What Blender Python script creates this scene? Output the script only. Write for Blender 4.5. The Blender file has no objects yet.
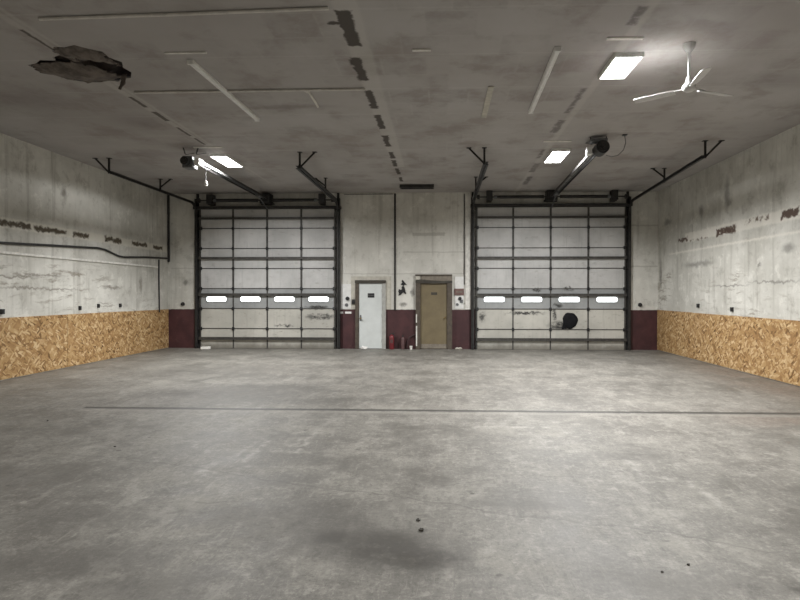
import bpy, bmesh, math, random
from mathutils import Vector, Matrix
R = random.Random(7)
scene = bpy.context.scene
COL = scene.collection
PI = math.pi

# ------------------------------------------------------------------ room numbers (metres)
XL, XR = -8.60, 6.59          # side walls
YB, YF = 17.65, -7.0          # far wall, wall behind the viewer
H = 4.84                      # ceiling
WZ = 1.22                     # wainscot height

# ------------------------------------------------------------------ mesh helpers
class MB:
    """collects shapes into one mesh object"""
    def __init__(s): s.bm = bmesh.new()
    def _xf(s, geom, m):
        bmesh.ops.transform(s.bm, matrix=m, verts=geom)
    def box(s, x0, x1, y0, y1, z0, z1, bevel=0.0, rot=None, piv=None):
        g = bmesh.ops.create_cube(s.bm, size=1.0)['verts']
        m = Matrix.Translation(((x0+x1)/2, (y0+y1)/2, (z0+z1)/2)) @ Matrix.Diagonal((x1-x0, y1-y0, z1-z0, 1))
        if rot is not None:
            p = Vector(piv) if piv else Vector(((x0+x1)/2, (y0+y1)/2, (z0+z1)/2))
            m = Matrix.Translation(p) @ rot @ Matrix.Translation(-p) @ m
        s._xf(g, m)
        if bevel > 0:
            es = list({e for v in g for e in v.link_edges})
            bmesh.ops.bevel(s.bm, geom=es, offset=bevel, segments=2, profile=0.6, affect='EDGES')
        return s
    def bar(s, p, q, w, h=None, up=(0, 0, 1), bevel=0.0):
        """rectangular bar from p to q; w across, h along up"""
        p, q = Vector(p), Vector(q); h = h or w
        d = q-p; L = d.length; z = d.normalized()
        u = Vector(up)
        if abs(z.dot(u)) > .98: u = Vector((0, 1, 0))
        x = u.cross(z).normalized(); y = z.cross(x)
        g = bmesh.ops.create_cube(s.bm, size=1.0)['verts']
        rot = Matrix((x, y, z)).transposed().to_4x4()
        s._xf(g, Matrix.Translation((p+q)/2) @ rot @ Matrix.Diagonal((w, h, L, 1)))
        if bevel > 0:
            es = list({e for v in g for e in v.link_edges})
            bmesh.ops.bevel(s.bm, geom=es, offset=bevel, segments=2, affect='EDGES')
        return s
    def cyl(s, p, q, r, r2=None, n=20):
        p, q = Vector(p), Vector(q); d = q-p
        g = bmesh.ops.create_cone(s.bm, cap_ends=True, segments=n, radius1=r, radius2=r if r2 is None else r2, depth=d.length)['verts']
        rot = Vector((0, 0, 1)).rotation_difference(d.normalized()).to_matrix().to_4x4()
        s._xf(g, Matrix.Translation((p+q)/2) @ rot)
        return s
    def tube(s, pts, r, n=10, cap=True):
        """round tube through points, one continuous skin"""
        P = [Vector(p) for p in pts]; rings = []
        ref = None
        for i, p in enumerate(P):
            a = (P[i]-P[i-1]).normalized() if i else None
            b = (P[i+1]-P[i]).normalized() if i < len(P)-1 else None
            t = (a+b).normalized() if a and b and (a+b).length > 1e-6 else (a or b)
            if ref is None:
                ref = Vector((0, 0, 1)) if abs(t.z) < .9 else Vector((1, 0, 0))
            x = (ref - t*ref.dot(t)).normalized(); ref = x; y = t.cross(x)
            k = 1.0
            if a and b:
                c = max(.5, math.cos(a.angle(b)/2)); k = 1/c
            rings.append([s.bm.verts.new(p + (x*math.cos(2*PI*j/n) + y*math.sin(2*PI*j/n))*r*(k if False else 1)) for j in range(n)])
        for i in range(len(rings)-1):
            for j in range(n):
                s.bm.faces.new((rings[i][j], rings[i][(j+1) % n], rings[i+1][(j+1) % n], rings[i+1][j]))
        if cap:
            s.bm.faces.new(rings[0][::-1]); s.bm.faces.new(rings[-1])
        return s
    def lathe(s, prof, c=(0, 0, 0), n=28):
        rings = []
        for r, z in prof:
            rings.append([s.bm.verts.new((c[0]+r*math.cos(2*PI*j/n), c[1]+r*math.sin(2*PI*j/n), c[2]+z)) for j in range(n)])
        for i in range(len(rings)-1):
            for j in range(n):
                s.bm.faces.new((rings[i][j], rings[i][(j+1) % n], rings[i+1][(j+1) % n], rings[i+1][j]))
        s.bm.faces.new(rings[0][::-1]); s.bm.faces.new(rings[-1])
        return s
    def prism(s, pts, vec):
        """closed outline (3D points in a plane) swept along vec"""
        a = [s.bm.verts.new(p) for p in pts]
        b = [s.bm.verts.new(Vector(p)+Vector(vec)) for p in pts]
        s.bm.faces.new(a); s.bm.faces.new(b[::-1])
        n = len(a)
        for i in range(n):
            s.bm.faces.new((a[i], b[i], b[(i+1) % n], a[(i+1) % n]))
        return s
    def build(s, name, mat, parent=None, smooth=False, loc=None):
        bmesh.ops.recalc_face_normals(s.bm, faces=s.bm.faces)
        me = bpy.data.meshes.new(name); s.bm.to_mesh(me); s.bm.free()
        if smooth:
            for p in me.polygons: p.use_smooth = True
        o = bpy.data.objects.new(name, me); COL.objects.link(o)
        if mat: me.materials.append(mat)
        if parent: o.parent = parent
        if loc: o.location = loc
        if smooth:
            m = o.modifiers.new('edge', 'EDGE_SPLIT'); m.split_angle = math.radians(40)
        return o

def tag(o, label=None, cat=None, group=None, kind=None):
    if label: o['label'] = label
    if cat: o['category'] = cat
    if group: o['group'] = group
    if kind: o['kind'] = kind
    return o
def thing(name, loc, label, cat, group=None, kind=None, rz=0):
    o = bpy.data.objects.new(name, None); COL.objects.link(o)
    o.location = loc; o.rotation_euler = (0, 0, rz); o.empty_display_size = .1
    return tag(o, label, cat, group, kind)
def copy_tree(o, parent=None):
    c = o.copy(); COL.objects.link(c)
    if parent: c.parent = parent
    for ch in list(o.children): copy_tree(ch, c)
    return c

# ------------------------------------------------------------------ node helpers
class NT:
    def __init__(s, name):
        s.m = bpy.data.materials.new(name); s.m.use_nodes = True
        s.t = s.m.node_tree; s.t.nodes.clear()
        s.out = s.t.nodes.new('ShaderNodeOutputMaterial')
        s._pos = None
    def n(s, typ, **kw):
        x = s.t.nodes.new(typ)
        for k, v in kw.items(): setattr(x, k, v)
        return x
    def put(s, sock, v):
        if isinstance(v, bpy.types.NodeSocket): s.t.links.new(v, sock)
        elif v is not None:
            if sock.type == 'RGBA' and not hasattr(v, '__len__'): v = (v, v, v, 1)
            if sock.type == 'RGBA' and len(v) == 3: v = (*v, 1)
            sock.default_value = v
    def pos(s):
        if s._pos is None: s._pos = s.n('ShaderNodeNewGeometry').outputs['Position']
        return s._pos
    def obj(s): return s.n('ShaderNodeTexCoord').outputs['Object']
    def vmath(s, op, a, b=None):
        x = s.n('ShaderNodeVectorMath', operation=op); s.put(x.inputs[0], a)
        if b is not None: s.put(x.inputs[1], b)
        return x.outputs[0]
    def math(s, op, a, b=None, c=None, clamp=False):
        x = s.n('ShaderNodeMath', operation=op, use_clamp=clamp); s.put(x.inputs[0], a)
        if b is not None: s.put(x.inputs[1], b)
        if c is not None: s.put(x.inputs[2], c)
        return x.outputs[0]
    def sep(s, v):
        x = s.n('ShaderNodeSeparateXYZ'); s.put(x.inputs[0], v); return x.outputs
    def mapping(s, v, scale=(1, 1, 1), rot=(0, 0, 0), loc=(0, 0, 0)):
        x = s.n('ShaderNodeMapping'); s.put(x.inputs['Vector'], v)
        x.inputs['Scale'].default_value = scale; x.inputs['Rotation'].default_value = rot; x.inputs['Location'].default_value = loc
        return x.outputs[0]
    def noise(s, v, scale=1.0, detail=4, rough=.55, dist=0.0, color=False):
        x = s.n('ShaderNodeTexNoise'); s.put(x.inputs['Vector'], v)
        x.inputs['Scale'].default_value = scale; x.inputs['Detail'].default_value = detail
        x.inputs['Roughness'].default_value = rough; x.inputs['Distortion'].default_value = dist
        return x.outputs['Color' if color else 'Fac']
    def voro(s, v, scale=1.0, feature='F1', out='Color', rnd=1.0):
        x = s.n('ShaderNodeTexVoronoi', feature=feature); s.put(x.inputs['Vector'], v)
        x.inputs['Scale'].default_value = scale; x.inputs['Randomness'].default_value = rnd
        return x.outputs[out]
    def ramp(s, f, stops, interp='LINEAR'):
        x = s.n('ShaderNodeValToRGB'); s.put(x.inputs[0], f); cr = x.color_ramp; cr.interpolation = interp
        while len(cr.elements) < len(stops): cr.elements.new(.5)
        for e, (p, c) in zip(cr.elements, stops):
            e.position = p; e.color = (c, c, c, 1) if not hasattr(c, '__len__') else (*c, 1)
        return x.outputs[0]
    def step(s, f, a, b):
        """smooth 0..1 between a and b"""
        x = s.n('ShaderNodeMapRange', interpolation_type='SMOOTHSTEP'); s.put(x.inputs[0], f)
        x.inputs[1].default_value = a; x.inputs[2].default_value = b
        if a > b:
            x.inputs[1].default_value = b; x.inputs[2].default_value = a; x.inputs[3].default_value = 1; x.inputs[4].default_value = 0
        return x.outputs[0]
    def mix(s, f, a, b, blend='MIX'):
        x = s.n('ShaderNodeMix', data_type='RGBA', blend_type=blend)
        s.put(x.inputs[0], f); s.put(x.inputs[6], a); s.put(x.inputs[7], b)
        return x.outputs[2]
    def mul(s, a, b): return s.math('MULTIPLY', a, b)
    def wob(s, v, amp, scale, detail=3):
        """position with ragged noise added"""
        c = s.noise(v, scale, detail, .6, color=True)
        d = s.vmath('SUBTRACT', c, (.5, .5, .5))
        return s.vmath('ADD', v, s.vmath('MULTIPLY', d, (amp, amp, amp)))
    def rects(s, v, rs, ax=(0, 1), soft=.02):
        """mask: 1 inside any of the rectangles (c0, c1, h0, h1) on the two axes"""
        acc = None
        for c0, c1, h0, h1 in rs:
            c = [0, 0, 0]; h = [999, 999, 999]
            c[ax[0]], c[ax[1]] = c0, c1; h[ax[0]], h[ax[1]] = h0, h1
            d = s.vmath('SUBTRACT', s.vmath('ABSOLUTE', s.vmath('SUBTRACT', v, tuple(c))), tuple(h))
            o = s.sep(d)
            m = s.math('MAXIMUM', o[ax[0]], o[ax[1]])
            acc = m if acc is None else s.math('MINIMUM', acc, m)
        return s.step(acc, soft, -soft)
    def blobs(s, v, bs, ax=(0, 1), lo=1.0, hi=.2):
        """soft mask of ellipses (c0, c1, r0, r1)"""
        acc = None
        for c0, c1, r0, r1 in bs:
            c = [0, 0, 0]; k = [0, 0, 0]
            c[ax[0]], c[ax[1]] = c0, c1; k[ax[0]], k[ax[1]] = 1/r0, 1/r1
            d = s.vmath('MULTIPLY', s.vmath('SUBTRACT', v, tuple(c)), tuple(k))
            x = s.n('ShaderNodeVectorMath', operation='LENGTH'); s.put(x.inputs[0], d)
            acc = x.outputs['Value'] if acc is None else s.math('MINIMUM', acc, x.outputs['Value'])
        return s.step(acc, lo, hi)
    def bsdf(s, color, rough=.6, metal=0.0, bump=None, bstr=.3, bdist=.01, spec=.5):
        x = s.n('ShaderNodeBsdfPrincipled')
        s.put(x.inputs['Base Color'], color); s.put(x.inputs['Roughness'], rough); s.put(x.inputs['Metallic'], metal)
        x.inputs['Specular IOR Level'].default_value = spec
        if bump is not None:
            b = s.n('ShaderNodeBump'); b.inputs['Strength'].default_value = bstr; b.inputs['Distance'].default_value = bdist
            s.put(b.inputs['Height'], bump); s.t.links.new(b.outputs[0], x.inputs['Normal'])
        s.t.links.new(x.outputs[0], s.out.inputs[0]); return s.m
    def emit(s, color, strength):
        x = s.n('ShaderNodeEmission'); s.put(x.inputs[0], color); x.inputs[1].default_value = strength
        s.t.links.new(x.outputs[0], s.out.inputs[0]); return s.m

def plain(name, col, rough=.5, metal=0.0, var=.18, scale=9.0, spec=.5, bstr=.15):
    """painted or metal surface with mottled wear"""
    t = NT(name); v = t.obj()
    n1 = t.noise(v, scale, 5, .6); n2 = t.noise(v, scale*6, 3, .6)
    a = tuple(c*(1-var) for c in col); b = tuple(min(1, c*(1+var)) for c in col)
    c = t.mix(t.step(n1, .3, .7), a, b)
    c = t.mix(t.mul(t.step(n2, .55, .75), var), c, tuple(c_*.45 for c_ in col))
    return t.bsdf(c, t.math('ADD', t.mul(n2, .2), rough-.1), metal, n2, bstr, .002, spec)

# ------------------------------------------------------------------ big surfaces
def mat_floor():
    t = NT('worn_concrete'); p = t.pos()
    w = t.wob(p, .35, 1.6, 4)
    big = t.noise(w, .35, 5, .6)
    mid = t.noise(w, 1.6, 6, .65)
    fine = t.noise(p, 22, 4, .7)
    st = t.noise(t.mapping(w, scale=(2.6, .7, 1), rot=(0, 0, .5)), 1.5, 6, .7, .6)      # trowel and tyre sweeps
    c = t.ramp(big, [(.3, (.185, .178, .168)), (.52, (.245, .238, .226)), (.72, (.30, .292, .277))])
    c = t.mix(t.mul(t.step(mid, .42, .70), .55), c, (.395, .385, .36))
    c = t.mix(t.mul(t.step(mid, .46, .30), .6), c, (.17, .162, .152))
    c = t.mix(t.mul(t.step(st, .53, .66), .55), c, (.43, .42, .40))
    c = t.mix(t.mul(t.step(st, .47, .34), .60), c, (.165, .158, .148))
    # pale scuffs, pitting
    sc = t.noise(t.mapping(w, scale=(5, 1.4, 1), rot=(0, 0, -.6)), 3.2, 5, .75, 1.2)
    c = t.mix(t.mul(t.step(sc, .62, .72), .45), c, (.52, .51, .49))
    f2 = t.noise(t.wob(p, .12, 6, 3), 7, 5, .75)
    c = t.mix(t.mul(t.step(f2, .52, .66), .62), c, (.46, .45, .43))
    c = t.mix(t.mul(t.step(f2, .47, .33), .65), c, (.14, .135, .126))
    c = t.mix(t.mul(t.step(fine, .5, .72), .40), c, (.12, .115, .108))
    c = t.mix(t.mul(t.step(fine, .48, .28), .32), c, (.50, .49, .47))
    # brown damp stain along the right wall, rusty bits
    rust = t.mul(t.blobs(w, [(6.3, 11.2, 1.1, 4.0), (5.2, 7.8, 1.6, .9), (5.5, 6.6, 1.0, .5)], lo=1.2, hi=.2), t.step(mid, .35, .6))
    c = t.mix(t.mul(rust, .5), c, (.20, .135, .105))
    for k, ang in enumerate((.35, 1.1, -.5)):                             # fine trowel and drag scratches
        s1 = t.noise(t.mapping(t.wob(p, .15, 1.5), scale=(22, 1.6, 1), rot=(0, 0, ang), loc=(k*5, 0, 0)), 1.5, 4, .7)
        c = t.mix(t.mul(t.step(s1, .60, .70), .30), c, (.52, .51, .48)); c = t.mix(t.mul(t.step(s1, .40, .30), .30), c, (.11, .105, .095))
    g1 = t.noise(p, 38, 4, .8); g2 = t.noise(t.wob(p, .05, 10, 2), 16, 5, .8)
    c = t.mix(t.mul(t.step(g1, .54, .66), .42), c, (.09, .085, .078)); c = t.mix(t.mul(t.step(g1, .45, .34), .34), c, (.56, .55, .52))
    c = t.mix(t.mul(t.step(g2, .55, .66), .40), c, (.11, .105, .095)); c = t.mix(t.mul(t.step(g2, .45, .33), .36), c, (.54, .53, .50))
    pit = t.voro(t.wob(p, .1, 4), 3.2, out='Distance')
    c = t.mix(t.mul(t.mul(t.step(pit, .10, .05), t.step(mid, .45, .6)), .75), c, (.06, .055, .05))
    lg = t.noise(t.wob(p, .5, 1.2, 4), .8, 6, .7)
    c = t.mix(t.mul(t.step(lg, .52, .36), .45), c, (.13, .125, .115)); c = t.mix(t.mul(t.step(lg, .54, .70), .30), c, (.46, .45, .42))
    # oil stains
    oil = t.blobs(w, [(-.36, 3.80, .50, .34), (-.12, 3.66, .34, .2), (-.75, 3.9, .22, .16), (2.02, 3.34, .07, .05), (3.15, 4.55, .14, .05)], lo=1.35, hi=.25)
    c = t.mix(t.mul(t.mul(oil, t.step(f2, .20, .55)), .9), c, (.085, .08, .075))
    dk = t.blobs(w, [(-1.5, 4.3, .6, .3), (-2.4, 3.5, .8, .35), (-2.9, 4.2, .7, .3), (-1.7, 3.2, .5, .25), (.6, 4.6, .5, .15), (1.3, 3.4, .6, .2), (-4.0, 5.0, 1.0, .5), (-.9, 4.2, .8, .5), (-3.4, 9.6, 1.6, 1.0), (-5.2, 12.5, 1.9, 1.2)], lo=1.4, hi=.1)
    c = t.mix(t.mul(dk, .55), c, (.14, .135, .128))
    # pale drag marks
    pale = t.rects(t.wob(p, .22, 4, 5), [(-2.0, 6.1, .015, .42), (-2.12, 6.2, .012, .3), (-1.55, 6.5, .018, .5), (-1.65, 6.3, .012, .3), (-2.3, 5.35, .05, .05), (2.06, 5.3, .03, .07), (2.05, 5.32, .02, .05), (1.9, 5.6, .02, .3), (2.25, 4.9, .02, .35), (.9, 7.3, .5, .03)], soft=.05)
    c = t.mix(t.mul(t.mul(pale, t.step(f2, .38, .60)), .8), c, (.55, .54, .52))
    # control joint sawn across the slab
    jm = t.rects(t.wob(p, .03, 6), [(.7, 8.30, 6.03, .060)], soft=.03)
    jl = t.rects(t.wob(p, .04, 3), [(.7, 8.13, 6.0, .06)], soft=.05)
    c = t.mix(t.mul(jl, .35), c, (.42, .41, .39))
    c = t.mix(t.mul(jm, .86), c, (.055, .052, .05))
    # wandering hairline cracks
    sx = t.sep(t.wob(p, .5, 1.1, 5))
    l1 = t.math('ABSOLUTE', t.math('SUBTRACT', t.math('ADD', sx[1], t.mul(sx[0], .33)), 4.62))
    l2 = t.math('ABSOLUTE', t.math('SUBTRACT', t.math('ADD', sx[1], t.mul(sx[0], -.25)), 5.05))
    cr = t.math('MAXIMUM', t.step(l1, .022, .006), t.mul(t.step(l2, .018, .005), t.step(mid, .5, .6)))
    cr = t.mul(cr, t.rects(p, [(-.6, 4.7, 3.4, 2)], soft=.6))
    c = t.mix(t.mul(cr, .30), c, (.08, .075, .07))
    c = t.mix(1.0, c, (.645, .63, .585), 'MULTIPLY')
    rgh = t.math('ADD', t.mul(mid, .40), .36)
    rgh = t.math('SUBTRACT', rgh, t.mul(oil, .08))
    hgt = t.math('SUBTRACT', t.math('ADD', t.mul(fine, .3), t.mul(mid, .7)), t.mul(jm, 3.0))
    return t.bsdf(c, rgh, 0, hgt, .45, .006, .40)

def wall_base(t, ax_h, base, lightc, dirty):
    """painted masonry: ax_h is the horizontal axis (0 or 1)"""
    p = t.pos()
    sv = (6, 1, .35) if ax_h == 0 else (1, 6, .35)
    sh = (.9, 1, 6.5) if ax_h == 0 else (1, .9, 6.5)
    drip = t.noise(t.mapping(p, scale=sv), .9, 6, .65)
    scr = t.noise(t.mapping(t.wob(p, .2, 2), scale=sh), 1.6, 6, .7)
    big = t.noise(p, .55, 4, .6)
    fine = t.noise(p, 7, 6, .7)
    c = t.mix(t.step(big, .32, .68), base, lightc)
    c = t.mix(t.mul(t.step(drip, .50, .75), .50), c, dirty)
    c = t.mix(t.mul(t.step(fine, .56, .78), .40), c, dirty)
    c = t.mix(t.mul(t.step(fine, .42, .25), .35), c, lightc)
    mot = t.noise(t.wob(p, .25, 3, 3), 2.6, 6, .72)
    c = t.mix(t.mul(t.step(mot, .53, .68), .40), c, dirty)
    c = t.mix(t.mul(t.step(mot, .47, .34), .45), c, tuple(min(1, x*1.15) for x in lightc))
    return p, c, drip, scr, big, fine

def mat_side(side):
    t = NT('grimy_painted_wall')
    base, lite, dirt = (.47, .46, .415), (.66, .65, .60), (.22, .205, .17)
    p, c, drip, scr, big, fine = wall_base(t, 1, base, lite, dirt)
    z = t.sep(p)[2]
    w = t.wob(p, .22, 6, 5); w2 = t.wob(p, .10, 14, 4)
    brown = (.075, .058, .035)
    # scraped horizontal marks in the lower half
    low = t.mul(t.mul(t.step(z, 2.6, 2.2), t.step(scr, .53, .63)), t.step(big, .40, .58))
    c = t.mix(t.mul(low, .62), c, (.17, .14, .10))
    if side == 'left':
        band = t.rects(w2, [(8.0, 3.10, 9.8, .10)], ax=(1, 2), soft=.03)
        c = t.mix(t.mul(band, .55), c, (.72, .69, .60))
        peel = t.rects(w, [(10.4, 3.10, 1.25, .055), (12.25, 3.09, .50, .055), (13.3, 3.10, .30, .055), (14.65, 3.11, .38, .06), (15.95, 3.11, .42, .055), (17.0, 3.1, .28, .05), (8.6, 3.1, .5, .05), (6.4, 3.1, 1.1, .05)], ax=(1, 2), soft=.03)
        c = t.mix(t.mul(peel, t.step(fine, .28, .44)), c, brown)
        sm = t.blobs(w, [(11.0, 2.05, 1.0, .035), (11.9, 2.1, .9, .03), (12.5, 1.8, .8, .025), (11.5, 1.82, .8, .025), (14.6, 1.86, .5, .05), (16.0, 1.95, .12, .28), (12.7, 4.0, .12, .12)], ax=(1, 2), lo=1.3, hi=.2)
        c = t.mix(t.mul(sm, .62), c, (.13, .11, .085))
        pl = t.rects(w2, [(14.6, 3.42, .40, .20), (13.7, 3.3, .5, .06)], ax=(1, 2), soft=.05)
        c = t.mix(t.mul(pl, .35), c, (.75, .73, .68))
    else:
        band = t.rects(w2, [(7.5, 3.22, 8.2, .12), (11, 2.86, 5.8, .022)], ax=(1, 2), soft=.03)
        c = t.mix(t.mul(band, .6), c, (.74, .71, .64))
        peel = t.rects(w, [(15.85, 3.19, .30, .05), (13.5, 3.18, .45, .085), (11.05, 3.24, .28, .08), (9.0, 3.25, .5, .08)], ax=(1, 2), soft=.025)
        c = t.mix(t.mul(peel, t.step(fine, .34, .46)), c, (.09, .06, .045))
        pe2 = t.rects(w, [(12.2, 3.27, .45, .05), (14.9, 3.12, .5, .02)], ax=(1, 2), soft=.03)
        c = t.mix(t.mul(pe2, t.step(fine, .45, .55)), c, (.12, .085, .06))
        sm = t.blobs(w, [(13.45, 4.0, .13, .42), (13.40, 3.80, .16, .10), (14.75, 3.82, .14, .16), (16.9, 3.80, .3, .10), (14.9, 2.48, .9, .09), (12.1, 2.30, .09, .05), (11.1, 2.58, .25, .11), (17.4, 2.3, .12, .5), (13.3, 1.9, .9, .02), (11.6, 1.95, 1.0, .03)], ax=(1, 2), lo=1.3, hi=.25)
        c = t.mix(t.mul(sm, .6), c, (.12, .11, .10))
    return t.bsdf(c, .62, 0, t.math('ADD', fine, t.mul(scr, .5)), .35, .006, .35)

def mat_back():
    t = NT('two_tone_painted_wall')
    base, lite, dirt = (.52, .51, .465), (.68, .67, .62), (.27, .255, .22)
    p, c, drip, scr, big, fine = wall_base(t, 0, base, lite, dirt)
    xyz = t.sep(p); z = xyz[2]
    w = t.wob(p, .16, 7, 4)
    ln = t.rects(t.wob(p, .05, 4), [(-1.0, 2.33, 2.6, .012), (-.2, 3.0, 1.0, .012), (-7.9, 2.5, .6, .012), (6.1, 2.55, .6, .02), (6.1, 3.8, .5, .02), (-.4, 3.55, .5, .05)], ax=(0, 2), soft=.02)
    c = t.mix(t.mul(ln, .42), c, (.22, .205, .175))
    sp = t.blobs(w, [(-1.19, 1.38, .13, .06), (-.9, 1.75, .06, .16), (-8.05, 2.05, .10, .10), (.48, 1.38, .07, .08), (.66, 1.40, .10, .05), (-2.95, 1.37, .07, .07)], ax=(0, 2), lo=1.3, hi=.3)
    c = t.mix(t.mul(sp, .7), c, (.10, .095, .08))
    # oxblood wainscot paint
    m = t.mix(t.step(t.noise(p, 2.2, 6, .65), .35, .68), (.050, .020, .022), (.078, .030, .032))
    m = t.mix(t.mul(t.step(fine, .60, .76), .35), m, (.15, .10, .09))
    edge = t.step(t.sep(t.wob(p, .03, 9))[2], WZ+.012, WZ-.012)
    c = t.mix(edge, c, m)
    return t.bsdf(c, .55, 0, fine, .3, .005, .4)

def mat_ceiling():
    t = NT('stained_ceiling_board'); p = t.pos()
    w = t.wob(p, .30, 3, 5); w2 = t.wob(p, .06, 9, 4)
    big = t.noise(p, .35, 4, .6); mid = t.noise(w, 1.3, 6, .65); fine = t.noise(p, 9, 5, .7)
    c = t.ramp(big, [(.3, (.385, .36, .335)), (.5, (.44, .415, .39)), (.7, (.485, .465, .445))])
    c = t.mix(t.mul(t.step(mid, .50, .68), .5), c, (.28, .24, .205))
    # board joints every 1.22 m across, faint rectangles of patched board
    y = t.sep(w2)[1]
    fr = t.math('ABSOLUTE', t.math('SUBTRACT', t.math('FRACT', t.math('DIVIDE', t.math('SUBTRACT', y, 6.28), 1.22)), .5))
    jt = t.step(fr, .480, .493)
    c = t.mix(t.mul(jt, .22), c, (.60, .58, .55))
    bk = t.n('ShaderNodeTexBrick'); t.put(bk.inputs['Vector'], t.mapping(p, loc=(.2, .36, 0)))
    bk.inputs['Scale'].default_value = 1.0; bk.inputs['Brick Width'].default_value = .62; bk.inputs['Row Height'].default_value = .61
    bk.inputs['Mortar Size'].default_value = .03; bk.inputs['Mortar Smooth'].default_value = 1.0
    bk.inputs['Color1'].default_value = (1, 1, 1, 1); bk.inputs['Color2'].default_value = (.3, .3, .3, 1); bk.inputs['Mortar'].default_value = (.5, .5, .5, 1)
    g = t.mul(t.step(t.sep(bk.outputs['Color'])[0], .3, 1.0), t.step(mid, .35, .6))
    c = t.mix(t.mul(g, .32), c, (.25, .225, .205))
    # water stains near the far wall
    sm = t.blobs(w, [(-6.6, 12.6, 1.0, .35), (-6.3, 15.6, 1.6, .55), (-3.0, 16.2, 1.2, .4), (-2.6, 9.5, .9, .12), (4.5, 13.5, .7, .4), (-5.5, 10.2, .5, .5), (-6.7, 9.0, .8, .5), (5.3, 8.6, 1.0, .35), (2.9, 6.9, .7, .25)], lo=1.4, hi=.2)
    c = t.mix(t.mul(sm, .34), c, (.19, .165, .15))
    # long taped seams
    tp = t.rects(w2, [(-4.97, 8.9, .055, 3.9), (-4.86, 10.0, .03, 6), (-1.05, 9.5, .14, 4.6), (2.28, 9, .06, 9)], soft=.03)
    c = t.mix(t.mul(tp, .35), c, (.60, .58, .53))
    # torn paper: dark bare board
    w3 = t.wob(t.wob(p, .12, 5, 5), .06, 16, 3)
    dk = t.rects(w3, [(-1.10, 6.76, .085, .46), (-1.22, 6.60, .10, .04), (-1.15, 7.97, .07, .41), (-1.22, 7.72, .03, .10), (-1.13, 9.22, .06, .44), (-1.13, 10.42, .06, .42), (-1.13, 11.7, .06, .42),
                      (-1.13, 12.9, .05, .3), (-1.13, 13.7, .05, .32), (-1.12, 14.6, .05, .35), (-1.12, 15.6, .04, .3)], soft=.02)
    c = t.mix(t.mul(dk, .9), c, (.055, .044, .036))
    dr = t.mul(t.rects(w3, [(2.20, 6.55, .06, .22), (2.17, 9.4, .04, .6), (2.17, 10.8, .07, .40), (2.30, 14.3, .07, .5), (2.37, 15.9, .07, .55), (2.22, 12.9, .04, .4), (2.27, 5.9, .07, .25)], soft=.03), t.step(fine, .30, .50))
    c = t.mix(t.mul(dr, .65), c, (.10, .09, .085))
    d2 = t.rects(t.wob(p, .05, 8), [(-5.00, 6.95, .022, .32), (-4.97, 9.20, .035, .26), (-4.97, 9.95, .045, .26), (-4.99, 10.9, .03, .3), (-4.98, 11.6, .03, .25)], soft=.015)
    c = t.mix(t.mul(d2, .85), c, (.07, .058, .048))
    c = t.mix(1.0, c, (.93, .94, .97), 'MULTIPLY')
    return t.bsdf(c, .8, 0, t.math('SUBTRACT', t.math('ADD', t.mul(fine, .5), mid), t.mul(dk, 1.5)), .25, .008, .25)

def mat_osb():
    t = NT('oriented_strand_board'); p = t.pos()
    s = t.sep(p); cmb = t.n('ShaderNodeCombineXYZ'); t.put(cmb.inputs[0], t.math('ADD', s[1], t.mul(s[0], 3.7))); t.put(cmb.inputs[1], s[2])
    q = t.wob(cmb.outputs[0], .03, 8, 3)
    pal = [(0, (.17, .09, .033)), (.12, (.33, .19, .078)), (.45, (.47, .295, .13)), (.75, (.58, .395, .19)), (1, (.78, .60, .36))]
    def layer(rot, sx, sy, off):
        v = t.mapping(q, rot=(0, 0, rot), loc=(off, off*1.7, 0))
        v = t.mapping(v, scale=(sx, sy, 1))
        x = t.n('ShaderNodeTexVoronoi', feature='F1', voronoi_dimensions='2D'); t.put(x.inputs['Vector'], v); x.inputs['Scale'].default_value = 1
        o = t.sep(x.outputs['Color'])
        return o[0], o[1], x.outputs['Distance']
    a0, a1, ad = layer(.15, 8, 23, 0)
    b0, b1, bd = layer(1.05, 7.6, 22, 3.1)
    e0, e1, ed = layer(-.75, 8, 23, 7.7)
    g0, g1, gd = layer(.55, 10, 28, 11.3)
    c = t.ramp(a0, pal)
    c = t.mix(t.step(b1, .50, .54), c, t.ramp(b0, pal))
    c = t.mix(t.step(e1, .56, .60), c, t.ramp(e0, pal))
    c = t.mix(t.step(g1, .66, .70), c, t.ramp(g0, pal))
    grain = t.noise(t.mapping(q, scale=(14, 60, 1), rot=(0, 0, .2)), 1, 4, .6)
    c = t.mix(t.mul(t.step(grain, .52, .75), .35), c, (.26, .15, .06))
    patch = t.noise(p, .9, 3, .5)
    c = t.mix(t.mul(t.step(patch, .50, .72), .30), c, (.44, .27, .12))
    # knocks and dark spots
    sp = t.noise(t.wob(p, .1, 5), 2.6, 5, .75)
    c = t.mix(t.mul(t.step(sp, .67, .74), .75), c, (.07, .04, .02))
    c = t.mix(1.0, c, (.79, .765, .735), 'MULTIPLY')
    return t.bsdf(c, .6, 0, t.math('ADD', b0, t.mul(grain, .5)), .25, .003, .35)

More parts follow.
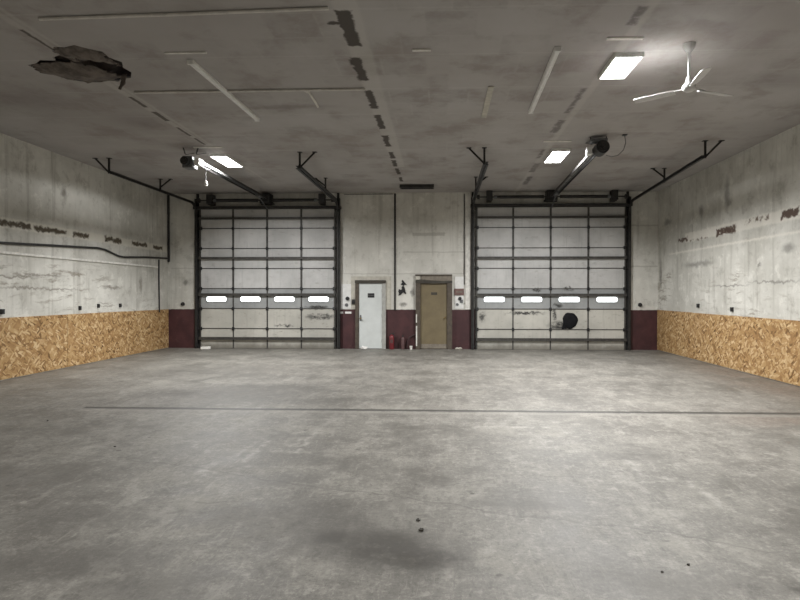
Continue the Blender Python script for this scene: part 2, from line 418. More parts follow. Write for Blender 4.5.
M = {}
M['floor'] = mat_floor(); M['left'] = mat_side('left'); M['right'] = mat_side('right')
M['back'] = mat_back(); M['ceil'] = mat_ceiling(); M['osb'] = mat_osb()
M['steel'] = plain('dark_oily_steel', (.032, .031, .030), .55, .35, .3)
M['steel2'] = plain('grey_galvanised_steel', (.16, .165, .17), .45, .6, .2)
M['rail'] = plain('dull_brown_steel', (.060, .057, .052), .55, .2, .3)
M['black'] = plain('black_plastic', (.012, .012, .013), .5, 0, .2)
M['white'] = plain('white_enamel', (.72, .72, .70), .4, 0, .08)
M['whitep'] = plain('white_painted_conduit', (.62, .60, .56), .5, 0, .12)
M['pale'] = plain('pale_batten_paint', (.68, .665, .62), .6, 0, .14)
M['cream'] = plain('cream_plaster', (.47, .45, .39), .7, 0, .18, 5)
M['jamb'] = plain('brown_door_frame', (.080, .064, .048), .55, 0, .25)
M['jambg'] = plain('grey_door_frame', (.36, .36, .34), .5, 0, .12)
M['lintel'] = plain('dark_lintel_paint', (.045, .040, .030), .6, 0, .3)
M['tanpan'] = plain('taupe_lintel_board', (.20, .175, .14), .6, 0, .2)
M['wleaf'] = plain('white_door_paint', (.60, .63, .62), .42, 0, .06, 3)
M['tleaf'] = plain('tan_door_paint', (.165, .132, .075), .5, 0, .12, 2.5)
M['red'] = plain('red_enamel', (.17, .022, .028), .35, 0, .2)
M['dullred'] = plain('faded_red_enamel', (.10, .052, .052), .5, 0, .2)
M['rubber'] = plain('black_rubber_sheet', (.006, .006, .0075), .85, 0, .2, 9, .25)
M['hose'] = plain('dark_red_rubber', (.035, .014, .015), .6, 0, .2)
M['brass'] = plain('worn_brass', (.30, .22, .10), .35, .8, .2)
M['signred'] = plain('brown_red_sign_plate', (.15, .085, .075), .5, 0, .25)
M['paper'] = plain('white_paper', (.75, .74, .71), .8, 0, .06)
M['foam'] = plain('white_foam', (.85, .84, .80), .8, 0, .04)
M['gypsum'] = plain('torn_gypsum_paper', (.135, .115, .10), .9, 0, .4, 6)
M['cavity'] = plain('dusty_brown_insulation', (.11, .09, .082), .95, 0, .4, 3)
M['fan'] = plain('white_fan_enamel', (.60, .60, .59), .4, 0, .05)
M['lens'] = NT('lit_led_lens').emit((1.0, .99, .97), 7.0)
M['pane'] = NT('daylit_window_pane').emit((.93, 1.0, 1.0), 2.6)

def mat_section(name, col, grime):
    t = NT(name); p = t.pos(); o = t.obj()
    z = t.sep(p)[2]
    big = t.noise(p, .9, 4, .6); fine = t.noise(t.mapping(p, scale=(1, 1, 2)), 5, 6, .7)
    drip = t.noise(t.mapping(p, scale=(9, 1, .6)), 1.2, 5, .65)
    c = t.mix(t.step(big, .3, .7), tuple(x*.84 for x in col), tuple(min(1, x*1.12) for x in col))
    c = t.mix(t.mul(t.step(drip, .52, .75), .35), c, tuple(x*.5 for x in col))
    c = t.mix(t.mul(t.step(fine, .55, .75), grime), c, (.13, .115, .085))
    w = t.wob(p, .25, 5, 5)
    bt = t.mul(t.step(t.sep(w)[2], .30, .02), .75)                       # splash dirt on the bottom edge
    c = t.mix(bt, c, (.10, .09, .07))
    w = t.wob(p, .22, 9, 5)
    rb = t.blobs(w, [(-3.75, 1.00, .50, .10), (-3.85, 1.28, .40, .07), (-4.9, .72, .3, .05), (2.91, 1.83, .16, .07), (3.87, 1.86, .17, .08), (3.55, 1.34, .16, .10), (3.62, .75, .40, .16), (2.6, 1.12, .6, .05), (1.25, 1.0, .1, .15), (3.45, 1.1, .06, .22)], ax=(0, 2), lo=1.25, hi=.35)
    c = t.mix(t.mul(rb, t.step(fine, .30, .55)), c, (.035, .034, .032))
    return t.bsdf(c, t.math('ADD', t.mul(fine, .2), .38), 0, fine, .12, .003, .45)
M['sec_hi'] = mat_section('grey_painted_door_skin', (.47, .47, .46), .35)
M['sec_win'] = mat_section('grey_window_section_skin', (.30, .31, .31), .25)  # grey aluminium tone, with backlit contrast of this row painted darker
M['sec_lo'] = mat_section('yellowed_door_skin', (.46, .45, .405), .5)

# ------------------------------------------------------------------ room shell
def shell(name, b, mat, label, cat, loc=(0, 0, 0)):
    o = b.build(name, mat); return tag(o, label, cat, kind='structure')
shell('floor', MB().box(XL-.3, XR+.3, YF-.3, YB+.3, -.2, 0), M['floor'], 'worn stained grey concrete floor with a sawn joint across it', 'floor')
shell('wall_left', MB().box(XL-.25, XL, YF-.3, YB, 0, H), M['left'], 'grimy off-white wall on the left with a brown peeling band', 'wall')
shell('wall_right', MB().box(XR, XR+.25, YF-.3, YB, 0, H), M['right'], 'grimy off-white wall on the right with dark peeled patches', 'wall')
shell('wall_back', MB().box(XL-.25, XR+.25, YB, YB+.25, 0, H), M['back'], 'far wall, dirty cream above and oxblood red below', 'wall')
shell('wall_front', MB().box(XL-.25, XR+.25, YF-.3, YF, 0, H), M['cream'], 'plain cream wall behind the viewer', 'wall')

# ceiling with a ragged hole torn through the board
hole = [(-5.69, 7.66), (-5.60, 7.90), (-5.44, 8.22), (-5.25, 8.30), (-5.08, 8.32), (-4.90, 8.25), (-4.78, 8.30), (-4.66, 8.18), (-4.52, 8.16), (-4.40, 7.96),
        (-4.42, 7.78), (-4.33, 7.60), (-4.42, 7.45), (-4.40, 7.27), (-4.52, 7.18), (-4.64, 7.06), (-4.80, 7.12), (-4.93, 7.10), (-5.05, 7.24), (-5.02, 7.34), (-5.16, 7.42), (-5.20, 7.52), (-5.40, 7.50), (-5.52, 7.60)]
bm = bmesh.new()
outer = [(XL-.25, YF-.3), (XR+.25, YF-.3), (XR+.25, YB+.25), (XL-.25, YB+.25)]
edges = []
for loop in (outer, hole):
    vs = [bm.verts.new((x, y, H)) for x, y in loop]
    for i in range(len(vs)): edges.append(bm.edges.new((vs[i], vs[(i+1) % len(vs)])))
bmesh.ops.triangle_fill(bm, use_beauty=True, use_dissolve=False, edges=edges)
ex = bmesh.ops.extrude_face_region(bm, geom=list(bm.faces))
bmesh.ops.translate(bm, vec=(0, 0, .022), verts=[g for g in ex['geom'] if isinstance(g, bmesh.types.BMVert)])
cb = MB(); cb.bm.free(); cb.bm = bm
ceil = shell('ceiling', cb, M['ceil'], 'stained grey ceiling boards with torn taped seams', 'ceiling')
cv = MB()                                                              # joist bay above the hole, lumpy insulation
for x in (-5.75, -4.98, -4.30): cv.box(x-.04, x+.04, 6.7, 8.7, H+.022, H+.30)
cv.build('joist', M['gypsum'], ceil)
cv = MB()
g = bmesh.ops.create_grid(cv.bm, x_segments=26, y_segments=26, size=.95)['verts']
for v in g:
    v.co.x = v.co.x*1.0 - 5.02; v.co.y = v.co.y*1.05 + 7.7
    v.co.z = H + .13 + .05*math.sin(v.co.x*9+1.3*math.sin(v.co.y*6)) + .035*math.sin(v.co.y*17+v.co.x*4) + R.uniform(-.012, .012)
cv.box(-6.2, -3.8, 6.5, 9.0, H+.30, H+.32)
cv.build('insulation', M['cavity'], ceil, smooth=True)

# torn sheets of board hanging in the hole
def flap(name, pts, sag, label):
    """thin curled sheet: pts = rows of (x, y, z) joined as a grid"""
    rr = random.Random(len(label)); b = MB(); rows = []
    nu, nv = 22, 12
    def cat(c, t):                                                     # smooth curve through control values
        n = len(c)-1; x = t*n; i = min(int(x), n-1); f = x-i
        p0, p1, p2, p3 = c[max(i-1, 0)], c[i], c[i+1], c[min(i+2, n)]
        return .5*((2*p1)+(p2-p0)*f+(2*p0-5*p1+4*p2-p3)*f*f+(3*p1-p0-3*p2+p3)*f**3)
    P = [[Vector(q) for q in row] for row in pts]; j = .045 if len(pts[0]) > 2 else .012
    for v in range(nv+1):
        row = []
        for u in range(nu+1):
            q = cat([cat(r_, u/nu) for r_ in P], v/nv)
            if u in (0, nu) or v in (0, nv): q = q + Vector((rr.uniform(-j, j), rr.uniform(-j, j)*.8, rr.uniform(-j, j)*.35))
            q.z += .010*math.sin(u*1.3+v*.7)*(1 if j > .02 else .2)
            row.append(b.bm.verts.new(q))
        rows.append(row)
    for v in range(nv):
        for u in range(nu): b.bm.faces.new((rows[v][u], rows[v][u+1], rows[v+1][u+1], rows[v+1][u]))
    o = b.build(name, M['gypsum'])
    m = o.modifiers.new('t', 'SOLIDIFY'); m.thickness = .012
    return tag(o, label, 'torn board')
flap('torn_ceiling_board', [[(-5.66, 7.70, H+.012), (-5.35, 7.62, H+.03), (-5.05, 7.62, H+.02), (-4.75, 7.72, H+.0)],
                    [(-5.62, 7.86, H-.02), (-5.3, 7.86, H-.05), (-5.0, 7.90, H-.06), (-4.62, 7.95, H-.03)],
                    [(-5.50, 8.13, H+.012), (-5.2, 8.24, H+.004), (-4.92, 8.24, H+.010), (-4.60, 8.12, H+.015)]], 0,
     'grey-brown sagging torn board at the far lip of the hole in the ceiling')
flap('torn_ceiling_board', [[(-5.08, 7.26, H+.03), (-4.85, 7.14, H+.02), (-4.6, 7.12, H+.02), (-4.44, 7.3, H+.015)],
                    [(-5.12, 7.38, H+.02), (-4.85, 7.34, H-.03), (-4.58, 7.40, H-.05), (-4.44, 7.50, H-.02)],
                    [(-5.10, 7.52, H+.05), (-4.85, 7.54, H+.03), (-4.58, 7.6, H+.01), (-4.42, 7.70, H+.01)]], 0,
     'second torn board strip at the near lip of the ceiling hole')
flap('torn_ceiling_paper', [[(-4.60, 8.08, H+.01), (-4.52, 8.05, H+.005)], [(-4.64, 8.13, H-.07), (-4.57, 8.10, H-.08)], [(-4.68, 8.13, H-.17), (-4.64, 8.11, H-.18)]], 0,
     'narrow curled strip of paper dangling from the far right corner of the ceiling hole')

# ------------------------------------------------------------------ wood panels along the side walls
edges_y = [(15.21, 17.63), (12.77, 15.20), (10.33, 12.76), (7.89, 10.32), (-6.9, 7.88)]
where = ['in the far corner', 'second from the far corner', 'third from the far corner', 'fourth from the far corner', 'nearest the viewer']
for side, x0, x1 in (('left', XL+.001, XL+.017), ('right', XR-.017, XR-.001)):
    for (y0, y1), wh in zip(edges_y, where):
        dz = R.uniform(-.006, .006)
        b = MB().box(x0-(.0 if side == 'left' else 0), x1, y0, y1, .015, WZ+dz, bevel=.003)
        tag(b.build('strand_board_panel', M['osb']), f'tan strand board panel along the foot of the {side} wall, {wh}', 'wall panel', f'strand board panels on the {side} wall')

# ------------------------------------------------------------------ overhead doors
def overhead(name, x0, x1, label, hz=0.0):
    cx = (x0+x1)/2; w = x1-x0; yb = YB-.07
    root = thing(name, (cx, yb, 0), label, 'overhead door', kind='structure')
    hw = w/2; n = 7; hs = 4.36/n; t = .045
    st = [-hw + w*k/4 for k in (1, 2, 3)]
    pw, ph = .645, .168
    pcs = [(-hw + w*(k+.5)/4) for k in range(4)]
    for i in range(n):
        z0, z1 = i*hs+.004, (i+1)*hs-.004
        if i == 2:
            b = MB(); zc = 1.54
            b.box(-hw, hw, -t, 0, z0, zc-ph/2); b.box(-hw, hw, -t, 0, zc+ph/2, z1)
            xs = [-hw]
            for c in pcs: xs += [c-pw/2, c+pw/2]
            xs.append(hw)
            for k in range(0, len(xs), 2): b.box(xs[k], xs[k+1], -t, 0, zc-ph/2, zc+ph/2)
            sec = b.build('section_panel', M['sec_win'], root)
            for c in pcs:
                # rounded rectangular light with its rubber gasket
                def outline(rx, rz, y, rad):
                    pts = []
                    for qx, qz, a0 in ((1, 1, 0), (-1, 1, 90), (-1, -1, 180), (1, -1, 270)):
                        for k in range(5):
                            a = math.radians(a0+k*22.5)
                            pts.append((c+qx*(rx-rad)+rad*math.cos(a), y, zc+qz*(rz-rad)+rad*math.sin(a)))
                    return pts
                fr = MB()
                oo, ii = outline(pw/2+.025, ph/2+.025, -t-.012, .05), outline(pw/2-.012, ph/2-.012, -t-.012, .05)
                A = [fr.bm.verts.new(p) for p in oo]; B_ = [fr.bm.verts.new(p) for p in ii]
                A2 = [fr.bm.verts.new((p[0], -.002, p[2])) for p in oo]; B2 = [fr.bm.verts.new((p[0], -.002, p[2])) for p in ii]
                m = len(A)
                for k in range(m):
                    l = (k+1) % m
                    fr.bm.faces.new((A[k], A[l], B_[l], B_[k])); fr.bm.faces.new((A[k], A2[k], A2[l], A[l]))
                    fr.bm.faces.new((B_[k], B_[l], B2[l], B2[k])); fr.bm.faces.new((A2[k], B2[k], B2[l], A2[l]))
                g = fr.build('window_frame', M['sec_win'], root)
                MB().prism(outline(pw/2-.010, ph/2-.010, -t*.6, .05), (0, .010, 0)).build('window_pane', M['pane'], g)
        else:
            mt = M['sec_lo'] if i < 2 else M['sec_hi']
            b = MB().box(-hw, hw, -t, 0, z0, z1, bevel=.006)
            b.build('section_panel', mt, root)
    for x in st + [-hw+.03, hw-.03]:
        end = abs(x) > hw-.1
        for i in range(n):
            ww = .022 if end else (.030 if i > 2 else .020)
            MB().box(x-ww, x+ww, -t-.020, -t+.002, i*hs+.012, (i+1)*hs-.012, bevel=.004).build('stile', M['rail'], root)
    for i in range(1, n):
        MB().box(-hw, hw, -t-.010, -t+.004, i*hs-.014, i*hs+.014).build('meeting_rail', M['rail'], root)
        for x in st + [-hw+.05, hw-.05]:
            b = MB().box(x-.036, x+.036, -t-.040, -t-.008, i*hs-.05, i*hs+.05, bevel=.008)
            b.cyl((x-.05, -t-.035, i*hs), (x+.05, -t-.035, i*hs), .014, n=10)
            b.build('hinge', M['black'], root)
    for z, hh in ((.32, .060), (1.68, .055), (2.81, .050), (4.04, .045)):
        b = MB().box(-hw, hw, -t-.075, -t-.018, z-hh/2, z+hh/2, bevel=.004)
        b.box(-hw, hw, -t-.085, -t-.070, z-hh/2-.012, z-hh/2+.010); b.box(-hw, hw, -t-.085, -t-.070, z+hh/2-.010, z+hh/2+.012)
        b.build('strut', M['rail'], root)
    for s in (-1, 1):
        for i in range(n+1):
            z = min(max(i*hs, .10), 4.30)
            MB().cyl((s*(hw-.02), -t-.05, z), (s*(hw+.075), -t-.05, z), .012, n=8).cyl((s*(hw+.045), -t-.05, z), (s*(hw+.075), -t-.05, z), .026, n=14).build('roller', M['steel'], root)
    MB().box(-hw+.01, hw-.01, -t+.004, -.004, .0005, .02).build('bottom_seal', M['black'], root)
    MB().box(-hw-.16, hw+.16, -t-.10, .065, 4.365+hz, 4.45+hz, bevel=.006).build('header', M['steel'], root)
    return root
LX0, LX1, RX0, RX1 = -7.55, -3.27, 1.05, 5.60
overhead('door_1', LX0, LX1, 'left overhead sectional door, grey with four small windows and a grimy right end', -.035)
overhead('door_2', RX0, RX1, 'right overhead sectional door, paler, with a dark rounded patch low down')

# the dark patch stuck on the right door
b = MB(); cx_, cz_ = 3.92, .90
pts = []
for k in range(28):
    a = 2*PI*k/28; r = 1 + .05*math.sin(3*a+.6) + .03*math.sin(7*a)
    pts.append((.225*r*math.cos(a)*(1 if math.sin(a) > 0 else 1.06), .25*r*math.sin(a) if math.sin(a) > 0 else .25*r*math.sin(a)))
ring0 = [b.bm.verts.new((x, 0, z)) for x, z in pts]; prev = ring0
for k, sc in ((1, .97), (2, .82), (3, .55), (4, .25)):
    y = -[0, .025, .045, .058, .064][k]
    ring = [b.bm.verts.new((x*sc, y + .006*math.sin(9*x+5*z), z*sc)) for x, z in pts]
    for i in range(len(pts)): b.bm.faces.new((prev[i], prev[(i+1) % len(pts)], ring[(i+1) % len(pts)], ring[i]))
    prev = ring
b.bm.faces.new(prev); b.bm.faces.new(ring0[::-1])
dp = b.build('door_patch', M['rubber'], smooth=True, loc=(cx_, YB-.118, cz_))
tag(dp, 'round black patch bulging on the right overhead door below its windows', 'patch')
tl = MB().prism([(-.26, -.014, -.27), (-.10, -.014, -.25), (-.12, -.014, -.05), (-.20, -.014, -.04)], (0, .010, 0)).build('patch_tail', M['rubber'], dp)

# ------------------------------------------------------------------ door tracks with their ceiling hangers
def track(x, s, y_end, label, zt=4.50, skew=0.0):
    """s = +1 when the door lies on the +x side of the track"""
    yw = YB
    root = thing('door_track', (x, yw-.165, 0), label, 'door track', 'overhead door tracks')
    L = (yw-.165)-y_end
    # vertical angle bolted to the wall and the C-channel beside it
    b = MB().box(-.045, .025, .10, .163, 0, H-.01, bevel=.004); b.box(.0-.04*s-.02, .0-.04*s+.02, .0, .12, 0, 4.66, bevel=.004)
    b.build('jamb_angle', M['steel'], root)
    path = [(0, 0, .02), (0, 0, zt-.36)]
    for k in range(1, 9):
        a = k/8*PI/2; path.append((0, -(.36-.36*math.cos(a)), zt-.36+.36*math.sin(a)))
    path += [(skew, -L, zt)]
    def sweep(prof, mat, nm):
        bb = MB(); rings = []
        for i, pnt in enumerate(path):
            p0 = Vector(path[max(0, i-1)]); p1 = Vector(path[min(len(path)-1, i+1)])
            d = (p1-p0).normalized(); nrm = Vector((1, 0, 0)).cross(d)
            rings.append([bb.bm.verts.new(Vector(pnt)+Vector((u, 0, 0))+nrm*v) for u, v in prof])
        m = len(prof)
        for i in range(len(rings)-1):
            for j in range(m):
                bb.bm.faces.new((rings[i][j], rings[i][(j+1) % m], rings[i+1][(j+1) % m], rings[i+1][j]))
        bb.bm.faces.new(rings[0][::-1]); bb.bm.faces.new(rings[-1])
        return bb.build(nm, mat, root)
    e = .032
    # C channel open towards the door
    o = -s
    sweep([(o*.025, -e), (o*.025, e), (-o*.025, e), (-o*.025, e-.010), (o*.015, e-.010), (o*.015, -e+.010), (-o*.025, -e+.010), (-o*.025, -e)], M['steel'], 'rail')
    MB().bar((o*.055+skew*.1, -.55, zt+.022), (o*.055+skew, -L, zt+.022), .040, .055).build('stiffening_angle', M['steel'], root)
    # far hanger and near hanger: each an upright and a slanted brace up to the ceiling
    for yy, lean in ((-L+.03, o*.33), (-2.15-(.9 if skew else 0), -o*.28)):
        sx = o*.06 + skew*(-yy/L)
        hb = MB()
        hb.bar((sx, yy, zt-.02), (sx, yy, H-.003), .045, .012)
        hb.bar((sx+.012, yy, zt-.02), (sx+.012, yy, H-.003), .010, .045)
        z0 = zt if abs(lean) > .3 else zt+.12
        hb.bar((sx, yy+.015, z0), (sx+lean, yy+.015, H-.006), .040, .010, up=(0, 1, 0))
        hb.box(sx+lean-.05, sx+lean+.05, yy-.03, yy+.05, H-.012, H-.001)
        hb.box(sx-.05, sx+.05, yy-.03, yy+.05, H-.012, H-.001)
        hb.build('hanger', M['steel'], root)
    return root
track(LX0-.075, 1, 12.90, 'leftmost dark steel door track, running along the left wall from the left overhead door')
track(LX1+.075, -1, 12.50, 'dark steel door track on the right side of the left overhead door')
track(RX0-.075, 1, 12.25, 'dark steel door track on the left side of the right overhead door')
track(RX1+.075, -1, 11.85, 'rightmost dark steel door track, right of the right overhead door', skew=-.36)

# ------------------------------------------------------------------ torsion spring shafts over the doors
def torsion(cx, hw, label, z=4.58):
    root = thing('torsion_spring_shaft', (cx, YB-.30, z), label, 'spring shaft', 'door spring shafts')
    MB().cyl((-hw-.03, 0, 0), (hw+.03, 0, 0), .020, n=14).build('shaft', M['steel'], root)
    for s in (-1, 1):
        b = MB(); r = .052; n = 46; pts = []
        x0, x1 = s*.24, s*(hw-.62)
        b.cyl((x0, 0, 0), (x1, 0, 0), r*.86, n=18)
        for k in range(n):
            x = x0+(x1-x0)*(k+.5)/n
            b.cyl((x-.007, 0, 0), (x+.007, 0, 0), r, n=16)
        sp = b.build('spring', M['steel'], root)
        MB().cyl((x1, 0, 0), (x1+s*.09, 0, 0), .058, .05, n=18).build('winding_cone', M['steel2'], sp)
        MB().cyl((s*(hw-.10), 0, 0), (s*(hw-.02), 0, 0), .072, .060, n=20).build('cable_drum', M['steel'], root)
        MB().box(s*(hw-.40)-.075, s*(hw-.40)+.075, .03, .298, -.12, .20, bevel=.005).box(s*(hw-.40)-.09, s*(hw-.40)+.09, -.045, .06, -.10, .19, bevel=.005).build('bearing_bracket', M['steel'], root)
    MB().box(-.16, .16, -.06, .298, -.10, .20, bevel=.006).box(-.20, .20, .21, .298, -.11, -.06).build('centre_bracket', M['steel'], root)
    return root
torsion((LX0+LX1)/2, (LX1-LX0)/2, 'dark torsion spring shaft with brackets above the left overhead door')
torsion((RX0+RX1)/2, (RX1-RX0)/2, 'dark torsion spring shaft with brackets above the right overhead door', 4.64)

# ------------------------------------------------------------------ door operators
def operator(x, y_head, kind, label, xd=None):
    y0 = YB-.42; rz = -math.atan2((xd or x)-x, y0-y_head)
    root = thing('door_operator', (x, y_head, 4.62), label, 'door operator', 'ceiling hung door operators', rz=rz)
    L = math.hypot(y0-y_head, (xd or x)-x)
    b = MB()
    b.box(-.085, -.035, .20, L, .02, .026); b.box(-.085, -.079, .20, L, -.035, .026)
    b.box(.035, .085, .20, L, .02, .026); b.box(.079, .085, .20, L, -.035, .026)
    k = .5
    while k < L: b.box(-.085, .085, k-.025, k+.025, .026, .032); k += .8
    b.build('rail', M['steel'], root)
    ch = MB()
    for xx in (-.03, .03): ch.tube([(xx, .18, -.01), (xx, L-.05, -.01)], .008, 6)
    ch.build('drive_chain', M['steel2'], root)
    MB().box(-.06, .06, L-.75, L-.45, -.06, .018, bevel=.01).build('trolley', M['steel2'], root)
    MB().bar((0, L-.6, -.05), (0, L+.22, -.30), .03, .012).build('door_arm', M['steel2'], root)
    MB().box(-.13, .13, L-.02, L+.04, -.10, .14, bevel=.004).build('header_mount', M['steel'], root)
    if kind == 'box':
        hb = MB().box(-.14, .08, -.10, .18, -.23, .02, bevel=.02); hb.build('gearbox', M['steel2'], root)
        MB().cyl((-.04, -.09, -.11), (-.04, -.22, -.11), .085, n=24).cyl((-.04, -.21, -.11), (-.04, -.25, -.11), .06, n=24).build('motor', M['steel'], root, smooth=True)
        MB().box(.10, .21, -.06, .16, -.17, -.02, bevel=.01).build('white_box', M['white'], root)  # white box stands in for light glinting off the chain and clips
    else:
        MB().cyl((.05, -.16, -.02), (.05, .16, -.02), .130, n=30).cyl((.05, -.20, -.02), (.05, -.15, -.02), .095, n=30).cyl((.05, -.23, -.02), (.05, -.19, -.02), .03, n=20).build('motor', M['steel'], root, smooth=True)
        MB().box(-.20, -.10, .10, .28, -.10, .05, bevel=.01).build('white_box', M['white'], root)
        MB().box(-.16, .16, -.10, .12, .10, .16, bevel=.01).build('gearbox', M['steel2'], root)
    top = H-4.62-.002
    for xx in (-.12, .12):
        MB().bar((xx, .02, .08), (xx*1.35, .02, top), .04, .012).bar((xx, .06, .08), (xx*1.1, .50, top), .035, .010).build('hanger_strap', M['steel'], root)
    return root
o1 = operator((LX0+LX1)/2+.03, 12.05, 'box', 'grey boxy door operator and rail above the left overhead door')
o2 = operator(3.12, 11.50, 'drum', 'round drum door operator and rail above the right overhead door', xd=(RX0+RX1)/2)
# release cords
MB().tube([(.10, .55, -.02), (.10, .56, -.22), (.11, .55, -.40)], .006, 6).build('release_cord', M['steel2'], o1)
MB().lathe([(.012, 0), (.03, .01), (.035, .06), (.028, .11), (.01, .12)], (.11, .55, -.51), 14).build('cord_handle', M['white'], o1)
pts = [(.48, -.1, .20), (.50, -.1, .06), (.46, -.1, -.08), (.36, -.08, -.18), (.24, -.05, -.20), (.14, -.02, -.16)]
MB().tube(pts, .007, 8).box(.44, .52, -.14, -.06, .195, .217).build('power_cord', M['steel2'], o2)

# ------------------------------------------------------------------ ceiling lights
def light(x, y, w, l, label):
    root = thing('ceiling_light', (x, y, H), label, 'ceiling light', 'lit ceiling panels')
    b = MB()
    for x0, x1, y0, y1 in ((-w/2-.02, -w/2, -l/2-.02, l/2+.02), (w/2, w/2+.02, -l/2-.02, l/2+.02), (-w/2, w/2, -l/2-.02, -l/2), (-w/2, w/2, l/2, l/2+.02)):
        b.box(x0, x1, y0, y1, -.065, -.002)
    b.box(-w/2, w/2, -l/2, l/2, -.03, -.002)
    b.build('housing', M['white'], root)
    MB().box(-w/2, w/2, -l/2, l/2, -.060, -.031).build('diffuser', M['lens'], root)
    lamp(x, y, H-.075, w, l)
    return root
def lamp(x, y, z, w, l):
    ld = bpy.data.lights.new('ceiling_lamp', 'AREA'); ld.shape = 'RECTANGLE'; ld.size = w; ld.size_y = l
    ld.energy = LAMP_W; ld.color = (1.0, .995, .99); ld.spread = math.radians(164)
    o = bpy.data.objects.new('ceiling_lamp', ld); COL.objects.link(o); o.location = (x, y, z)
LAMP_W = 175
light(2.43, 7.90, .34, .74, 'bright rectangular panel light nearest the viewer, beside the ceiling fan')
light(2.58, 12.95, .36, 1.05, 'bright panel light on the ceiling left of the round door operator')
light(-5.00, 13.15, .36, 1.05, 'bright panel light on the ceiling right of the boxy door operator')
# unseen lamps added to continue the panel rows and light the foreground
LAMP_W = 62
for x, y in ((-5.0, 2.5), (2.43, 2.5), (-5.0, -3.2), (2.43, -3.2)):
    lamp(x, y, H-.07, .36, 1.05)

# unlit fluorescent strips
def strip(x0, y0, x1, y1, label):
    root = thing('ceiling_strip_light', ((x0+x1)/2, (y0+y1)/2, H), label, 'strip light', 'unlit strip lights', rz=-math.atan2(x1-x0, y1-y0))
    l = math.hypot(x1-x0, y1-y0)/2
    MB().prism([(-.040, -l, -.001), (.040, -l, -.001), (.040, -l, -.035), (.022, -l, -.058), (-.022, -l, -.058), (-.040, -l, -.035)], (0, 2*l, 0)).build('housing', M['white'], root)
    for s in (-1, 1): MB().box(-.042, .042, s*l-.02, s*l+.02, -.062, -.001, bevel=.004).build('end_cap', M['white'], root)
    return root
strip(-3.37, 7.56, -3.29, 10.08, 'long unlit white strip light on the left half of the ceiling')
strip(1.47, 7.33, 1.52, 9.81, 'long unlit white strip light left of the nearest panel light')

# pale battens, lit-joint strips and conduits on the ceiling
def batten(x0, x1, y0, y1, label, mat=None, th=.018, cat='ceiling batten', name='pale_ceiling_strip'):
    tag(MB().box(x0, x1, y0, y1, H-th, H-.001, bevel=.003).build(name, mat or M['pale']), label, cat, 'pale battens on the ceiling')
batten(.70, .79, 8.66, 10.16, 'short dull pale batten near the middle of the ceiling, running away from the viewer', M['cream'])
batten(-.38, -.14, 7.32, 7.37, 'tiny pale batten just right of the torn centre seam')
batten(2.02, 2.46, 7.07, 7.13, 'pale crosswise strip for a lamp-lit joint just in front of the nearest panel light')  # pale strip stands in for a board joint brightened by the panel's glow
batten(2.09, 2.65, 11.77, 11.84, 'pale crosswise strip for a lamp-lit joint in front of the panel light by the round operator')  # lamp glow on the joint, likewise given as a pale strip
batten(-5.30, -4.69, 12.00, 12.07, 'pale crosswise strip for a lamp-lit joint in front of the panel light by the boxy operator')  # pale colour here also imitates glow along the board joint
batten(-3.60, -3.05, 7.30, 7.335, 'thin pale batten at the near end of the left strip light')
def conduit(name, pts, r, mat, label, cat='conduit', group=None):
    return tag(MB().tube(pts, r, 10).build(name, mat, smooth=True), label, cat, group)
zc = H-.020
conduit('ceiling_conduit', [(-4.57, 6.34, zc), (-3.0, 6.29, zc), (-1.24, 6.22, zc)], .018, M['whitep'], 'thin white conduit across the ceiling nearest the viewer')
c2 = conduit('ceiling_conduit', [(-4.76, 8.70, zc), (-1.17, 8.68, zc)], .018, M['whitep'], 'thin white conduit across the ceiling beyond the torn hole, with a short branch')
MB().tube([(-2.10, 8.69, zc), (-2.05, 8.80, zc), (-2.06, 9.46, zc)], .020, 10).build('branch', M['whitep'], c2, smooth=True)

# dark vent near the far wall
vt = thing('ceiling_vent', (-.71, 16.45, H), 'dark oblong louvred vent on the ceiling above the two small doors', 'vent')
b = MB(); b.box(-.49, .49, -.15, -.12, -.09, -.002); b.box(-.49, .49, .12, .15, -.09, -.002); b.box(-.49, -.46, -.12, .12, -.09, -.002); b.box(.46, .49, -.12, .12, -.09, -.002)
b.build('frame', M['steel'], vt)
b = MB()
for k in range(6): b.box(-.46, .46, -.11+k*.04, -.085+k*.04, -.08, -.01, rot=Matrix.Rotation(.6, 4, 'X'))
b.build('louvre', M['black'], vt)

